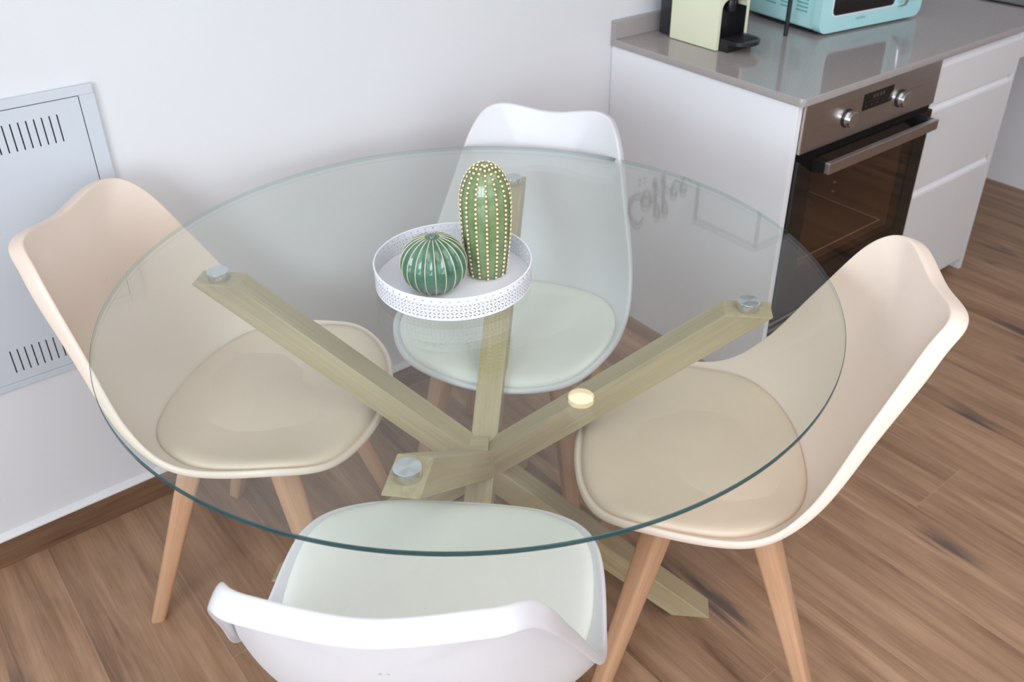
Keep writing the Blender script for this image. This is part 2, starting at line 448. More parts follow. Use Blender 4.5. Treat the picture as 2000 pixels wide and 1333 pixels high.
def chair_shell():
    bm = bmesh.new(); n = len(RINGS[0])
    inner = [[Vector(p) for p in ring] for ring in RINGS]
    # normals pointing to the outside (under / behind) of the shell
    def nrm(k, i):
        a = inner[k][(i + 1) % n] - inner[k][i - 1]
        k0 = max(k - 1, 0); k1 = min(k + 1, len(inner) - 1)
        b = inner[k1][i] - inner[k0][i]
        v = a.cross(b)
        return v.normalized() if v.length > 1e-9 else Vector((0, 0, -1))
    sgn = 1 if nrm(5, n * 8 // 16).z < 0 else -1
    loops = [list(r) for r in inner]
    # rolled lip
    lip = []
    for i in range(n):
        P = inner[-1][i]; nn = nrm(len(inner) - 2, i) * sgn
        out = (P - inner[-3][i]).normalized()
        h = min(max((P.z - .44) / .32, 0), 1)
        w = .011 + .019 * h; fl = (FL[i] + nn * .25).normalized(); out = (out - fl * out.dot(fl)).normalized()
        lip.append([P + out * .0018 + fl * .0008, P + out * .0042 + fl * .0045, P + out * .0048 + fl * (w * .6), P + out * .0040 + fl * w,
                    P + out * .0006 + fl * w, P - out * .0012 + fl * (w * .5), P - out * .0055 + nn * .007])
    for k in range(7): loops.append([lip[i][k] for i in range(n)])
    for k in range(len(inner) - 2, -1, -1):
        loops.append([inner[k][i] + nrm(max(k, 1), i) * sgn * .006 for i in range(n)])
    V = [[bm.verts.new(p) for p in L] for L in loops]
    for A, B in zip(V[:-1], V[1:]):
        for i in range(n):
            j = (i + 1) % n
            bm.faces.new((A[i], A[j], B[j], B[i]))
    bm.faces.new(V[0][::-1]); bm.faces.new(V[-1])
    bmesh.ops.triangulate(bm, faces=[f for f in bm.faces if len(f.verts) > 4])
    return bm
def pad_mesh():
    sh = chair_shell(); bmesh.ops.recalc_face_normals(sh, faces=sh.faces[:]); tree = BVHTree.FromBMesh(sh); sh.free()
    bm = bmesh.new(); seg = 72; rho = [0.001, .2, .4, .6, .75, .86, .93, .97, .99, 1.0]
    V = []
    def outline(a):
        c, s_ = math.cos(a), math.sin(a)
        e = 2 / 2.7
        u = .2235 * abs(c) ** e * (1 if c > 0 else -1); v = .193 * abs(s_) ** e * (1 if s_ > 0 else -1)
        if v < 0: u *= 1 - .08 * (v / .193) ** 2
        return u, v + .022
    def ground(u, v):
        hit = tree.ray_cast(Vector((u, v, .56)), Vector((0, 0, -1)))
        return min(hit[0].z, .475) if hit[0] else .43
    for r in rho:
        ring = []
        for i in range(seg):
            u, v = outline(2 * PI * i / seg); u *= r; v = .022 + (v - .022) * r
            g = ground(u, v); th = .027 * (1 - r ** 7) ** .55 + .0015
            ring.append(bm.verts.new((u, v, g + th)))
        V.append(ring)
    bot = []
    for i in range(seg):
        u, v = outline(2 * PI * i / seg); bot.append(bm.verts.new((u * .995, .022 + (v - .022) * .995, ground(u, v) - .003)))
    V.append(bot)
    for A, B in zip(V[:-1], V[1:]):
        for i in range(seg):
            j = (i + 1) % seg; bm.faces.new((A[i], A[j], B[j], B[i]))
    bm.faces.new(V[0][::-1]); bm.faces.new(bot)
    for _ in range(3): bmesh.ops.smooth_vert(bm, verts=[v for r in V[:6] for v in r], factor=.5, use_axis_z=True)
    return bm
def leg_bm(fu, fv, tu, tv):
    bm = bmesh.new(); A = Vector((fu, fv, 0)); B = Vector((tu, tv, .413)); rings = []
    ang = math.atan2(fv - tv, fu - tu); q = (B - A).to_track_quat('Z', 'Y').to_matrix(); qi = q.inverted()
    for t, w in ((0, .0265), (.01, .0285), (.5, .036), (.85, .043), (1, .044)):
        p = A.lerp(B, t); r = rounded_rect(w, w, w * .22, 3)
        rings.append([bm.verts.new((p.x + a * math.cos(ang) - b * math.sin(ang), p.y + a * math.sin(ang) + b * math.cos(ang), p.z)) for a, b in r])
    n = len(rings[0])
    for P, Q in zip(rings[:-1], rings[1:]):
        for i in range(n): bm.faces.new((P[i], P[(i + 1) % n], Q[(i + 1) % n], Q[i]))
    bm.faces.new(rings[0][::-1]); bm.faces.new(rings[-1])
    for v in bm.verts: v.co = qi @ (v.co - A)
    mm = q.to_4x4(); mm.translation = A
    return bm, mm
def make_chair(shell_m, pad_m):
    root = empty('dining_chair', (0, 0, 0))
    sh = obj('seat_shell', chair_shell(), shell_m, root, smooth=180)
    md = sh.modifiers.new('smooth', 'SUBSURF'); md.levels = 1; md.render_levels = 1
    obj('seat_pad', pad_mesh(), pad_m, root, smooth=50)
    for sx in (-1, 1):
        for a in ((sx * .190, .172, sx * .120, .072), (sx * .180, -.222, sx * .124, -.090)):
            lb, mm = leg_bm(*a); lo = obj('leg', lb, m_beech, root, smooth=40); lo.matrix_local = mm
    bm = box(-.14, .14, -.018, .018, .385, .411, .003)
    box(-.018, .018, -.11, .10, .3855, .4105, .003, bm=bm)
    obj('cross_frame', bm, m_beech, root)
    return root
def copy_tree(o, parent=None):
    c = o.copy(); COL.objects.link(c); c.parent = parent
    for ch in list(o.children): copy_tree(ch, c)
    return c
def pose(o, x, y, deg):
    # local +y is the way the seat faces
    o.location = (x, y, 0); o.rotation_euler = (0, 0, math.radians(deg - 90)); return o
chA = make_chair(m_beige_plastic, m_beige_pad)
chC = copy_tree(chA)
chB = make_chair(m_white_plastic, m_white_pad)
chD = copy_tree(chB)
pose(chA, -1.2455, -.3970, -48.6); pose(chB, -.7217, -.4851, -144.1); pose(chC, -.7138, -1.0255, 136.6); pose(chD, -1.2687, -1.0147, 46.7)
GC = 'moulded dining chairs round the glass table'
tag(chA, 'beige moulded chair with beige pad standing in front of the grey wall panel', 'chair', GC)
tag(chB, 'white moulded chair on the far side of the table, behind the tall cactus', 'chair', GC)
tag(chC, 'beige moulded chair on the right of the table, in front of the oven', 'chair', GC)
tag(chD, 'white moulded chair nearest the camera, its back turned to the viewer', 'chair', GC)

# ------------------------------------------------------------------ glass table
TX, TY, TR, TZ = -.9705, -.7137, .5945, .75
tab = tag(empty('dining_table', (TX, TY, 0)), 'round clear glass dining table on crossed pale oak beams', 'table')
bm = bmesh.new(); seg = 192
prof = [(0, .0), (TR - .0010, 0), (TR, .0010), (TR, .0072), (TR - .0010, .008), (0, .008)]
bm = lathe(prof, seg)
for f in bm.faces:
    r = max(math.hypot(v.co.x, v.co.y) for v in f.verts); r0 = min(math.hypot(v.co.x, v.co.y) for v in f.verts)
    f.material_index = 1 if r0 > TR - .01 else 0
    if f.material_index and min(v.co.z for v in f.verts) > .0068: f.material_index = 2
tt = obj('tabletop', bm, [m_glass, m_gedge, m_arris], tab, smooth=60, loc=(0, 0, TZ - .008))
for pl in tt.data.polygons:
    if pl.material_index == 0: pl.use_smooth = False
BT, RT_, RF, BW = .7265, .450, .420, .05
def beam(ang):
    d = Vector((math.cos(ang), math.sin(ang), 0)); side = Vector((-d.y, d.x, 0))
    top = d * RT_ + Vector((0, 0, BT)); foot = -d * RF
    ax = (top - foot).normalized(); nz = ax.cross(side).normalized()
    cut = BW / ax.z                       # length of the level cut along the beam's own heading
    bm = bmesh.new(); vs = []
    for c in (foot, top):
        for a, b in ((-1, -1), (1, -1), (1, 1), (-1, 1)): vs.append(c + d * a * cut / 2 + side * b * BW / 2)
    R = Matrix((ax, side, nz)).transposed()
    Ri = R.inverted(); mid = (top + foot) / 2
    V = [bm.verts.new(Ri @ (v - mid)) for v in vs]
    bm.faces.new(V[:4][::-1]); bm.faces.new(V[4:])
    for i in range(4): bm.faces.new((V[i], V[(i + 1) % 4], V[4 + (i + 1) % 4], V[4 + i]))
    bevel(bm, .0016, 2)
    o = obj('leg', bm, m_oak, tab)
    mm = R.to_4x4(); mm.translation = mid; o.matrix_local = mm
    k = cyl(.0185, TZ - .008 - BT, 48, b=.0012)
    for f in k.faces: f.material_index = 1 if abs(f.normal.z) > .9 else 0
    kn = obj('glass_support', k, [m_knob, m_disc], tab, smooth=30)
    kn.location = (top.x, top.y, (TZ - .008 + BT) / 2)
for a in (222.8, 315.0, 134.7, 44.5): beam(math.radians(a))
bm = box(-.023, .023, -.023, .023, .318, .402, .0012)
hb = obj('hub', bm, m_oak, tab); hb.rotation_euler = (0, 0, math.radians(-45 + 45 - 40)); hb.location = (-.012, .004, 0)

# ------------------------------------------------------------------ tray and ceramic cacti
TRX, TRY = -.996, -.684
tray = tag(empty('serving_tray', (TRX, TRY, TZ)), 'round white metal tray with pierced rim on the glass tabletop', 'tray')
R = .130; H = .040
obj('tray_base', lathe([(0, 0), (R - .001, 0), (R, .001), (R, .0035), (R - .002, .0042), (0, .0042)], 128), m_tray, tray, smooth=50)
bm = bmesh.new(); uvl = bm.loops.layers.uv.new('uv'); seg = 160
ncell = 58; vc = H / (2 * PI * R / ncell)
for (ra, rb) in ((R, R - .0012),):
    ring = [[bm.verts.new((r * math.cos(2 * PI * i / seg), r * math.sin(2 * PI * i / seg), z)) for i in range(seg)] for r, z in ((R, .0035), (R, H), (R - .0012, H), (R - .0012, .0035))]
    for k in range(4):
        A, B = ring[k], ring[(k + 1) % 4]
        va, vb = ((0, vc), (-1, -1), (vc, 0), (-1, -1))[k]
        for i in range(seg):
            j = (i + 1) % seg; f = bm.faces.new((A[i], A[j], B[j], B[i]))
            us = [i, i + 1, i + 1, i]; vvs = [va, va, vb, vb]
            for l, u_, v_ in zip(f.loops, us, vvs): l[uvl].uv = (u_ * ncell / seg, v_ if v_ >= 0 else -.5)
obj('pierced_rim', bm, m_pierced, tray, smooth=50)
bm = bmesh.new(); sg = 128
rr = []
for i in range(sg):
    a = 2 * PI * i / sg; ring = []
    for k in range(8):
        b = 2 * PI * k / 8; r = R - .0006 + .0016 * math.cos(b); ring.append(bm.verts.new((r * math.cos(a), r * math.sin(a), H + .0016 * math.sin(b))))
    rr.append(ring)
for i in range(sg):
    A, B = rr[i], rr[(i + 1) % sg]
    for k in range(8): bm.faces.new((A[k], A[(k + 1) % 8], B[(k + 1) % 8], B[k]))
obj('rolled_edge', bm, m_tray, tray, smooth=180)

ZT = TZ + .0042
# round ribbed cactus
NR = 20
def round_cactus():
    root = tag(empty('ceramic_cactus', (-1.040, -.694, ZT)), 'small round dark green ribbed ceramic cactus on the white tray', 'ornament')
    root.rotation_euler = (0, 0, .1)
    bm = bmesh.new(); per = 10; seg = NR * per; prof = []
    for k in range(33):
        t = k / 32; a = -PI / 2 * .80 + (PI / 2 * .80 + PI / 2 * .93) * t
        r = .0535 * math.cos(a) ** .92 if math.cos(a) > 0 else 0; z = .046 + .049 * math.sin(a)
        prof.append((r, z))
    z0 = prof[0][1]; zs = 1 / 1.0
    rings = []
    for r, z in prof:
        ring = []
        for i in range(seg):
            ph = abs(((i % per) / per) - 0) ; ph = min(ph, 1 - ph) * 2       # 0 at ridge, 1 mid-groove
            dep = .075 * math.sin(ph * PI / 2) ** .8 * min(1, r / .03) ** .5
            q = r * (1 - dep)
            if ph < .01: q = r * 1.008
            a = 2 * PI * i / seg; ring.append(bm.verts.new((q * math.cos(a), q * math.sin(a), z - z0)))
        rings.append(ring)
    for A, B in zip(rings[:-1], rings[1:]):
        for i in range(seg):
            f = bm.faces.new((A[i], A[(i + 1) % seg], B[(i + 1) % seg], B[i]))
    bm.faces.new(rings[0][::-1]); bm.faces.new(rings[-1])
    obj('body', bm, m_glaze_round, root, smooth=60)
    # unglazed beige ridge lines, one thin raised bead along each rib
    b2 = bmesh.new()
    for k in range(NR):
        a = 2 * PI * k / NR
        pts = [(r * 1.006 * math.cos(a), r * 1.006 * math.sin(a), z - z0) for r, z in prof[:-1]]
        merge(b2, tube(pts, .00095, 6))
    obj('rib_lines', b2, m_ridge, root, smooth=180)
    zt = prof[-1][1] - z0
    bt = lathe([(0, zt - .003), (.0068, zt - .003), (.0072, zt + .0005), (.006, zt + .002), (0, zt + .0016)], 24)
    obj('crown_button', bt, m_glaze_round, root, smooth=50)
    return root
round_cactus()
def tall_cactus():
    root = tag(empty('ceramic_cactus', (-.9415, -.704, ZT)), 'tall light green ceramic cactus with rows of cream dots on the tray', 'ornament')
    HT = .198; NC = 15
    def rad(t):   # t along height 0..1
        if t < .62: return .0315 + (.0415 - .0315) * math.sin(PI / 2 * (t / .62)) ** .9
        u = (t - .62) / .38
        return .0415 * math.sqrt(max(0, 1 - u ** 2.35))
    prof = [(0, 0), (.030, 0)] + [(rad(t), t * HT) for t in [i / 60 for i in range(1, 60)]] + [(rad(.993), HT * .993), (0, HT)]
    off = .35
    def fr(a, z, r):
        ph = ((a - off) * NC / (2 * PI)) % 1; ph = min(ph, 1 - ph) * 2
        return 1 - .035 * math.sin(ph * PI / 2) * min(1, (HT - z) / .04)
    obj('body', lathe(prof, 180, fr), m_glaze_tall, root, smooth=60)
    dots = bmesh.new(); collars = bmesh.new()
    sph = bmesh.new(); bmesh.ops.create_uvsphere(sph, u_segments=10, v_segments=7, radius=1); me = bpy.data.meshes.new('t'); sph.to_mesh(me); sph.free()
    def add(bm, mat):
        n0 = len(bm.verts); bm.from_mesh(me); bm.verts.ensure_lookup_table()
        bmesh.ops.transform(bm, matrix=mat, verts=bm.verts[n0:])
    # arc-length walk up the profile
    fine = [(rad(t), t * HT) for t in [i / 600 for i in range(600)]] + [(0, HT)]
    s_acc = [0]
    for (r0, z0), (r1, z1) in zip(fine[:-1], fine[1:]): s_acc.append(s_acc[-1] + math.hypot(r1 - r0, z1 - z0))
    tot = s_acc[-1]; step = .0081
    for c in range(NC):
        sv = .004 + (c % 3) * .0012
        while sv < tot - .004:
            k = int(np.searchsorted(s_acc, sv)); r, z = fine[k]
            if 2 * PI * r / NC < .0046 and c % 2: break
            if 2 * PI * r / NC < .0023 and c % 4: break
            k2 = min(k + 3, len(fine) - 1); dr = fine[k2][0] - fine[k][0]; dz = fine[k2][1] - fine[k][1]; L = math.hypot(dr, dz) or 1
            a = off + 2 * PI * c / NC
            nv = Vector((dz / L * math.cos(a), dz / L * math.sin(a), -dr / L))
            Pp = Vector((r * math.cos(a), r * math.sin(a), z)); q = nv.to_track_quat('Z', 'Y').to_matrix().to_4x4()
            rd = .0024
            q.translation = Pp + nv * .0006; add(dots, q @ Matrix.Diagonal((rd, rd, .0023, 1)))
            q.translation = Pp; add(collars, q @ Matrix.Diagonal((rd * 1.42, rd * 1.5, .0008, 1)))
            sv += step
        # next column
    bpy.data.meshes.remove(me)
    obj('dot_collars', collars, m_brown, root, smooth=180)
    obj('raised_dots', dots, m_dot, root, smooth=180)
    root.rotation_euler = (math.radians(1.0), math.radians(2.0), 0)
    return root
tc_ = tall_cactus()
tc_.rotation_euler = (0, 0, 0)

# ------------------------------------------------------------------ wall cabinet (electrical panel)
PX0, PX1, PZ0, PZ1 = -1.664, -1.323, .412, .980
pn = tag(empty('electrical_panel', ((PX0 + PX1) / 2, 0, PZ0)), 'grey metal electrical panel with vent slots set in the white wall', 'electrical panel')
cx = (PX0 + PX1) / 2
def P_(bm): return shift(bm, -cx, 0, -PZ0)
fr_ = .027
bm = bmesh.new()
box(PX0, PX1, -.010, 0, PZ1 - .0175, PZ1, .001, bm=bm); box(PX0, PX1, -.010, 0, PZ0, PZ0 + .014, .001, bm=bm)
box(PX0, PX0 + fr_, -.0099, 0, PZ0 + .014, PZ1 - .0175, bm=bm); box(PX1 - fr_, PX1, -.0099, 0, PZ0 + .014, PZ1 - .0175, bm=bm)
obj('frame', P_(bm), m_panel, pn)
obj('cabinet_back', P_(box(PX0 + .01, PX1 - .01, -.004, 0, PZ0 + .01, PZ1 - .01)), m_dark, pn)
# door sheet with real slots
dx0, dx1, dz0, dz1 = PX0 + fr_ + .0016, PX1 - fr_ - .0016, PZ0 + .0152, PZ1 - .0187
sx = [-1.394 - .0131 * k for k in range(16)]
xs = sorted([dx0, dx1] + [x - .00115 for x in sx] + [x + .00115 for x in sx])
zs = [dz0, .447, .498, .884, .936, dz1]
bm = bmesh.new()
for i in range(len(xs) - 1):
    slot = any(abs((xs[i] + xs[i + 1]) / 2 - x) < .001 for x in sx)
    for j in range(len(zs) - 1):
        if slot and j in (1, 3): continue
        box(xs[i], xs[i + 1], -.0095, -.0080, zs[j], zs[j + 1], bm=bm)
bmesh.ops.remove_doubles(bm, verts=bm.verts[:], dist=1e-6)
# drop inner partition faces
pair = {}
for f in bm.faces:
    key = tuple(sorted(v.index for v in f.verts)); pair.setdefault(key, []).append(f)
bm.verts.index_update(); pair = {}
for f in bm.faces: pair.setdefault(tuple(sorted(v.index for v in f.verts)), []).append(f)
dup = [f for L in pair.values() if len(L) > 1 for f in L]
bmesh.ops.delete(bm, geom=dup, context='FACES_ONLY')
obj('door', P_(bm), m_panel, pn)

# ------------------------------------------------------------------ kitchen run
CZ = .833; D = .638; CT = .0195; FY = -.623
CX1 = 2.6
wt = tag(empty('worktop', (0, 0, CZ - CT)), 'long grey quartz kitchen worktop with low upstand against the wall', 'worktop')
bm = bmesh.new()
pts = [(0, 0), (0, -D + .014)] + [(.014 - .014 * math.cos(a), -D + .014 - .014 * math.sin(a)) for a in [PI / 2 * k / 8 for k in range(1, 9)]] + [(CX1, -D), (CX1, 0)]
bm = prism(pts, CT, 'z')
es = [e for e in bm.edges if len(e.link_faces) == 2 and abs(e.verts[0].co.z - e.verts[1].co.z) < 1e-6]
bevel(bm, .0018, 2, es)
obj('slab', bm, m_quartz, wt, smooth=40)
obj('upstand', box(0, CX1, -.0185, 0, CT, CT + .049, .0012), m_quartz, wt)

# tall side board closing the run
tag(obj('side_panel', box(.006, .024, FY, -.001, 0, CZ - CT, .0008), m_white_gloss), 'white end board of the kitchen run, left of the oven', 'panel')

# oven
ov = tag(empty('built_in_oven', (.3225, FY, .155)), 'built-in stainless oven with black glass door under the worktop', 'oven')
def O_(bm): return shift(bm, -.3225, -FY, -.155)
ox0, ox1 = .0265, .6185
bm = bmesh.new()
for a in ((ox0 + .004, ox0 + .03, -.60, -.06, .16, .808), (ox1 - .03, ox1 - .004, -.60, -.06, .16, .808), (ox0 + .03, ox1 - .03, -.60, -.06, .70, .808), (ox0 + .03, ox1 - .03, -.60, -.06, .16, .285), (ox0 + .03, ox1 - .03, -.10, -.06, .285, .70)):
    box(*a, bm=bm)
obj('housing', O_(bm), m_dark, ov)
m_enamel = plain('brown_enamel', (.17, .115, .08, 1), .35)
m_line = plain('bright_wire', (.85, .80, .72, 1), .4, 0)
bm = bmesh.new()   # cavity lining
for a in ((.085, .088, -.60, -.16, .33, .655), (.557, .56, -.60, -.16, .33, .655), (.088, .557, -.60, -.16, .327, .33), (.088, .557, -.60, -.16, .655, .658), (.088, .557, -.163, -.16, .33, .655)):
    box(*a, bm=bm)
obj('cavity', O_(bm), m_enamel, ov)
bm = bmesh.new()
merge(bm, tube([(.553, -.30, .34), (.553, -.30, .645)], .0014, 6)); merge(bm, tube([(.10, -.585, .338), (.553, -.585, .338)], .0014, 6))
merge(bm, tube([(.553, -.585, .338), (.553, -.30, .338)], .0012, 6))
for z in (.37, .40, .47, .50, .57, .60): merge(bm, cyl(.0035, .004, 10), Matrix.Translation((.551, -.42, z)) @ Matrix.Rotation(PI / 2, 4, 'Y'))
obj('shelf_rails', O_(bm), m_line, ov)
obj('control_panel', O_(box(ox0, ox1, FY - .008, FY + .022, .689, .811, .0015)), m_steel, ov)
obj('display', O_(box(.263, .395, FY - .0086, FY - .007, .745, .788, .0002)), m_display, ov)
bm = bmesh.new()
for x in (.276, .300, .325, .350, .375): box(x, x + .005, FY - .0089, FY - .0086, .7535, .7575, bm=bm)
box(.268, .390, FY - .0089, FY - .0086, .7648, .7654, bm=bm)
for x in (.305, .318, .333, .346): box(x, x + .008, FY - .0089, FY - .0086, .771, .781, bm=bm)
obj('display_marks', O_(bm), plain('dim_print', (.05, .045, .042, 1), .5), ov)
for kx in (.203, .437):
    b = cyl(.0205, .020, 40, b=.0015, mat=Matrix.Translation((kx, FY - .0185, .742)) @ Matrix.Rotation(PI / 2, 4, 'X'))
    kn = obj('control_knob', O_(b), m_knob, ov, smooth=40)
    b = cyl(.0235, .004, 40, mat=Matrix.Translation((kx, FY - .009, .742)) @ Matrix.Rotation(PI / 2, 4, 'X'))
    obj('knob_collar', O_(b), m_black, kn, smooth=40)
    bm = bmesh.new()
    for j in range(7):
        a = math.radians(-60 + j * 20); x = kx + .031 * math.sin(a); z = .742 + .031 * math.cos(a)
        box(x - .0012, x + .0012, FY - .0084, FY - .0079, z - .0012, z + .0012, bm=bm)
    obj('dial_scale', O_(bm), m_ink, ov)
# door: black frame around a smoked pane
bm = bmesh.new()
for a in ((ox0, .088, .228, .672), (.557, ox1, .228, .672), (.088, .557, .228, .330), (.088, .557, .632, .672)):
    box(a[0], a[1], FY - .010, FY + .018, a[2], a[3], bm=bm)
box(ox0, ox1, FY + .002, FY + .020, .672, .689, bm=bm)
dr = obj('oven_door', O_(bm), m_display, ov)
obj('door_glass', O_(box(.088, .557, FY - .0098, FY - .006, .330, .632)), m_ovenglass, dr)
bm = box(.085, .572, FY - .058, FY - .044, .640, .668, .0015)
hn = obj('door_handle', O_(bm), m_steel, dr)
for a, b_ in ((.085, .112), (.545, .572)):
    pts = [(FY - .0095, .664), (FY - .0445, .667), (FY - .0445, .641), (FY - .0095, .632)]
    t = prism(pts, b_ - a, 'x'); shift(t, a, 0, 0); obj('handle_bracket', O_(t), m_black, hn)
bm = bmesh.new()
for z in (.207, .186, .165): box(ox0, ox1, FY - .002, FY + .02, z - .0045, z + .0045, .001, bm=bm)
obj('vent_slats', O_(bm), m_steel, ov)
tag(obj('plinth', box(.024, 1.082, FY + .055, FY + .07, 0, .10), m_drawer), 'white recessed plinth under the oven and the drawers', 'plinth')
tag(obj('oven_shelf', box(.0245, .6205, FY + .075, -.06, .125, .143), m_drawer), 'white shelf board carrying the oven', 'shelf')

# drawer cabinet
cb = tag(empty('drawer_cabinet', (.86, FY, 0)), 'white three-drawer kitchen cabinet with recessed grip channels, right of the oven', 'cabinet')
def B_(bm): return shift(bm, -.86, -FY, 0)
bm = bmesh.new()
box(.6215, .636, FY + .022, -.02, .10, CZ - CT, bm=bm)
box(.636, 1.083, FY + .03, -.02, .105, .12, bm=bm); box(.636, 1.083, -.04, -.02, .12, CZ - CT, bm=bm)
obj('carcass', B_(bm), m_drawer, cb)
obj('end_board', B_(box(1.0835, 1.101, FY, -.001, 0, CZ - CT, .0006)), m_drawer, cb)
for z0, z1 in ((.783, CZ - CT), (.655, .678), (.393, .419)):
    # sloping grip channel milled behind each drawer's upper edge
    t = prism([(FY + .001, z0 - .002), (FY + .0175, z0 - .002), (FY + .0175, z1 + .001), (FY + .0150, z1), (FY + .001, z0 + .0035)], (1.074 if z1 < .8 else 1.083) - .6225, 'x')
    obj('grip_channel', B_(shift(t, .6225, 0, 0)), m_white_gloss, cb)
for z0, z1 in ((.678, .783), (.419, .655), (.045, .393)):
    obj('drawer', B_(box(.6225, 1.0825, FY - .0005, FY + .018, z0, z1 - .001, .0012)), m_drawer, cb)
# beyond the knee space
obj_ap = tag(obj('apron_board', box(1.1015, 1.889, FY, FY + .018, .722, CZ - CT), m_drawer), 'white apron board under the worktop, right of the drawers', 'board')
cb2 = tag(empty('base_cabinet', (2.24, FY, 0)), 'white base cabinet beyond the gap under the worktop', 'cabinet')
obj('carcass', shift(box(1.89, 2.59, FY + .02, -.002, 0, CZ - CT), -2.24, -FY, 0), m_white_gloss, cb2)
obj('door', shift(box(1.892, 2.588, FY - .001, FY + .0195, .05, .80, .001), -2.24, -FY, 0), m_drawer, cb2)
# hob
hb_ = tag(empty('ceramic_hob', (1.53, -.30, CZ)), 'black glass hob set in the grey worktop at the far right', 'hob')
hb_.rotation_euler = (0, 0, math.radians(2))
bm = prism(rounded_rect(.60, .50, .008), .005, 'z', .001); obj('glass_plate', bm, m_display, hb_, smooth=40)
bm = prism(rounded_rect(.58, .48, .006), .0006, 'z'); shift(bm, 0, 0, .005); obj('sheen_sheet', bm, plain('hob_wall_sheen', (.10, .10, .095, 1), .16), hb_)  # grey sheet paints the wall's grazing reflection onto the black glass

# ------------------------------------------------------------------ coffee machine
cm = tag(empty('coffee_machine', (.19, -.18, CZ)), 'cream and black capsule coffee machine at the left end of the worktop', 'coffee machine')
x0, x1, yb, yf = .131 - .19, .250 - .19, .085, -.080
pts = []
HC = .225; W = .119
# cream shell: inverted U, open front and back; inner arch rounded
outer = [(x0, .002), (x0, HC - .03)] + [(x0 + .03 - .03 * math.cos(a), HC - .03 + .03 * math.sin(a)) for a in [PI / 2 * k / 6 for k in range(1, 7)]]
outer += [(x1 - .03 + .03 * math.sin(a), HC - .03 + .03 * math.cos(a)) for a in [PI / 2 * k / 6 for k in range(0, 7)]] + [(x1, .002)]
ti = .010; zi = .128
inner = [(x1 - ti, .002), (x1 - ti, zi - .025)] + [(x1 - ti - .025 + .025 * math.cos(a), zi - .025 + .025 * math.sin(a)) for a in [PI / 2 * k / 6 for k in range(1, 7)]]
inner += [(x0 + ti + .025 - .025 * math.sin(a), zi - .025 + .025 * math.cos(a)) for a in [PI / 2 * k / 6 for k in range(0, 7)]] + [(x0 + ti, .002)]
bm = prism(outer + inner, yb - yf, 'y', .0015); shift(bm, 0, yf, 0)
obj('shell', bm, m_cream, cm, smooth=35)
bm = box(x0 + ti + .0005, x1 - ti - .0005, yf + .030, yb - .001, .001, zi - .004)
box(x1 - ti - .002, x1 - ti - .0003, yf + .001, yf + .030, .022, zi - .026, bm=bm); box(x0 + ti + .0003, x0 + ti + .002, yf + .001, yf + .030, .022, zi - .026, bm=bm)
box(x0 + .006, x1 - .006, yf + .004, yb - .002, 0, .002, bm=bm)
obj('body_core', bm, m_black, cm)
bm = bmesh.new()
half = [(-.047 * math.cos(a), -.035 - .045 * math.sin(a)) for a in [PI * k / 14 for k in range(15)]]
pts = [(.047, .0), (-.047, .0)] + half
bm = prism([(p[0], p[1] + yf) for p in pts], .010, 'z', .001); shift(bm, .001, .0, .022)
box(-.047, .049, yf - .030, yf + .08, .001, .022, bm=bm)
obj('drip_tray', bm, m_black, cm, smooth=35)
bm = bmesh.new()
for k in range(7): box(-.030 + .0095 * k, -.026 + .0095 * k, yf - .060, yf - .012, .032, .0335, bm=bm)
obj('drip_grid', bm, m_rack, cm)
obj('coffee_spout', shift(cyl(.013, .03, 24, b=.002), .001, yf + .016, .108), m_black, cm, smooth=40)
bm = box(x0 + .012, x1 - .012, yb, yb + .055, .001, .20, .006)
obj('water_tank', bm, m_tank, cm, smooth=40)

# ------------------------------------------------------------------ microwave
mw = empty('microwave_oven', (.454, -.345, CZ)); mw.rotation_euler = (0, 0, math.radians(-7))
tag(mw, 'mint green retro microwave standing on the worktop', 'microwave')
MWW, MWD, MWH, F0 = .425, .285, .245, .012
obj('casing', box(.006, MWW - .006, .028, MWD, F0, MWH, .008, 3), m_mint, mw, smooth=40)
pts = [(x + MWW / 2, z + (MWH + F0 - .004) / 2) for x, z in rounded_rect(MWW, MWH - F0 + .008, .028, 8)]
bm = prism(pts, .028, 'y', .006); door = obj('front', bm, m_mint, mw, smooth=50)
wx0, wx1, wz0, wz1 = .045, .300, .052, .215
c_ = ((wx0 + wx1) / 2, (wz0 + wz1) / 2)
pts = [(x + c_[0], z + c_[1]) for x, z in rounded_rect(wx1 - wx0 + .008, wz1 - wz0 + .008, .018, 6)]
bm = prism(pts, .001, 'y'); shift(bm, 0, -.0010, 0); obj('window_trim', bm, m_white_gloss, door)
pts = [(x + c_[0], z + c_[1]) for x, z in rounded_rect(wx1 - wx0, wz1 - wz0, .015, 6)]
bm = prism(pts, .001, 'y'); shift(bm, 0, -.0016, 0); obj('door_window', bm, m_display, door)
bm = tube([(.322, -.001, .048), (.322, -.020, .056), (.322, -.028, .075), (.322, -.031, .13), (.322, -.028, .185), (.322, -.020, .204), (.322, -.001, .212)], .0055, 12)
obj('door_handle', bm, m_chrome, door, smooth=60)
for kz in (.085, .17):
    b = cyl(.020, .016, 32, b=.002, mat=Matrix.Translation((.375, -.008, kz)) @ Matrix.Rotation(PI / 2, 4, 'X')); obj('dial', b, m_chrome, mw, smooth=40)
bm = bmesh.new()
for c0 in (.055, .115, .175):
    for k in range(6): box(.0050, .0062, c0, c0 + .042, .055 + .0105 * k, .059 + .0105 * k, bm=bm)
obj('vent_louvres', bm, plain('mint_shadow_slot', (.16, .42, .42, 1), .5), mw)
for a in (.030, .365):
    for b_ in (.03, .22): obj('foot', box(a, a + .03, b_, b_ + .03, 0, F0 + .001, .001), m_black, mw)
obj('base_plate', box(.012, MWW - .012, .012, MWD - .01, F0 - .004, F0 + .0005), m_black, mw)
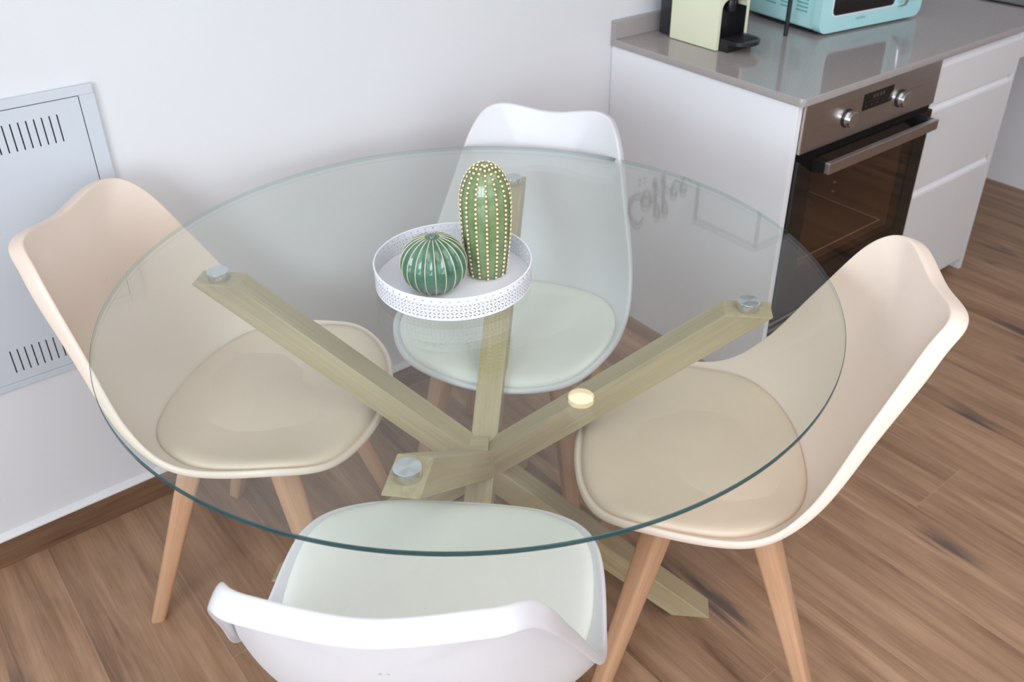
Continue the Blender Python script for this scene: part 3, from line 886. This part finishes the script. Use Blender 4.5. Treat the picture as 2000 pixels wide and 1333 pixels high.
fc = bpy.data.curves.new('maker_lettering', 'FONT'); fc.body = 'cecotec'; fc.size = .0135; fc.extrude = .0002; fc.align_x = 'CENTER'
tmp = bpy.data.objects.new('maker_lettering', fc); COL.objects.link(tmp)
dg = bpy.context.evaluated_depsgraph_get(); me = bpy.data.meshes.new_from_object(tmp.evaluated_get(dg)); bpy.data.objects.remove(tmp)
lt = link('maker_lettering', me, m_mintprint, door); lt.rotation_euler = (PI / 2, 0, 0); lt.location = (.165, -.0003, .030)

# ------------------------------------------------------------------ black over-counter rack
rk = tag(empty('metal_rack', (.65, -.144, CZ)), 'slim black metal rack straddling the mint microwave', 'rack')
def rb(a, b, r=.0062): return tube([(p[0] - .65, p[1] + .144, p[2] - CZ) for p in (a, b)], r, 16)
for x in (.400, .900):
    for y in (-.278, -.026): obj('leg', rb((x, y, CZ), (x, y, 1.325)), m_rack, rk, smooth=60)
    obj('top_bar', rb((x, -.284, 1.328), (x, -.020, 1.328)), m_rack, rk, smooth=60)
obj('cross_rail', rb((.400, -.278, 1.328), (.900, -.278, 1.328)), m_rack, rk, smooth=60)
obj('cross_rail', rb((.400, -.026, .90), (.900, -.026, .90), .004), m_rack, rk, smooth=60)

# ------------------------------------------------------------------ wall lettering over the worktop (seen mirrored in the tabletop)
def stroke(pts, x, z, sc, r=.0045):
    P = np.array([[x + p[0] * sc, -.004, z + p[1] * sc] for p in pts])
    Q = catmull(P, 6, False); n = len(Q)
    rr = [r * (.55 + .6 * math.sin(PI * min(max(i / (n - 1), .08), .92))) for i in range(n)]
    return tube([tuple(q) for q in Q], rr, 8)
ltr = bmesh.new()
C_ = [(.75, .88), (.55, 1.05), (.28, .85), (.08, .45), (.10, .12), (.35, -.02), (.68, .12), (.85, .28)]
O__ = [(.35, .62), (.12, .52), (.02, .22), (.16, 0), (.38, .06), (.48, .36), (.36, .6), (.5, .52), (.66, .5)]
F__ = [(.0, .25), (.22, .62), (.38, 1.02), (.30, 1.22), (.14, 1.02), (.10, .4), (.08, -.25), (.0, -.42), (-.04, -.15), (.2, .08), (.42, .3)]
E__ = [(.05, .22), (.34, .38), (.30, .60), (.12, .52), (.06, .22), (.22, .0), (.42, .1), (.56, .28)]
for P, x, sc in ((C_, .100, .10), (O__, .160, .088), (F__, .214, .088), (F__, .250, .088), (E__, .290, .088), (E__, .335, .088)):
    merge(ltr, stroke(P, x, 1.175, sc))
for x in (.150, .172): merge(ltr, shift(cyl(.006, .003, 16, mat=Matrix.Rotation(PI / 2, 4, 'X')), x, -.002, 1.128))
tag(obj('wall_lettering', ltr, m_ink, smooth=60), 'dark script lettering reading Coffee on the wall over the worktop', 'wall lettering')

# ------------------------------------------------------------------ pendant spot (mirrored in the tabletop)
pd = tag(empty('pendant_lamp', (-.341, -.30, 1.544)), 'small round warm lamp hanging above the table, mirrored in the glass', 'lamp')
obj('lamp_disc', cyl(.036, .002, 40, mat=Matrix.Translation((0, 0, .001))), m_lampglow, pd)
obj('lamp_shade', lathe([(.0365, 0), (.042, 0), (.042, .05), (.034, .06), (0, .06), (0, .058), (.033, .058), (.0365, .05), (.0365, 0)], 48), m_lampwhite, pd, smooth=40)
obj('cord', tube([(0, 0, .06), (0, 0, RZ - 1.544)], .0012, 8), m_lampwhite, pd)
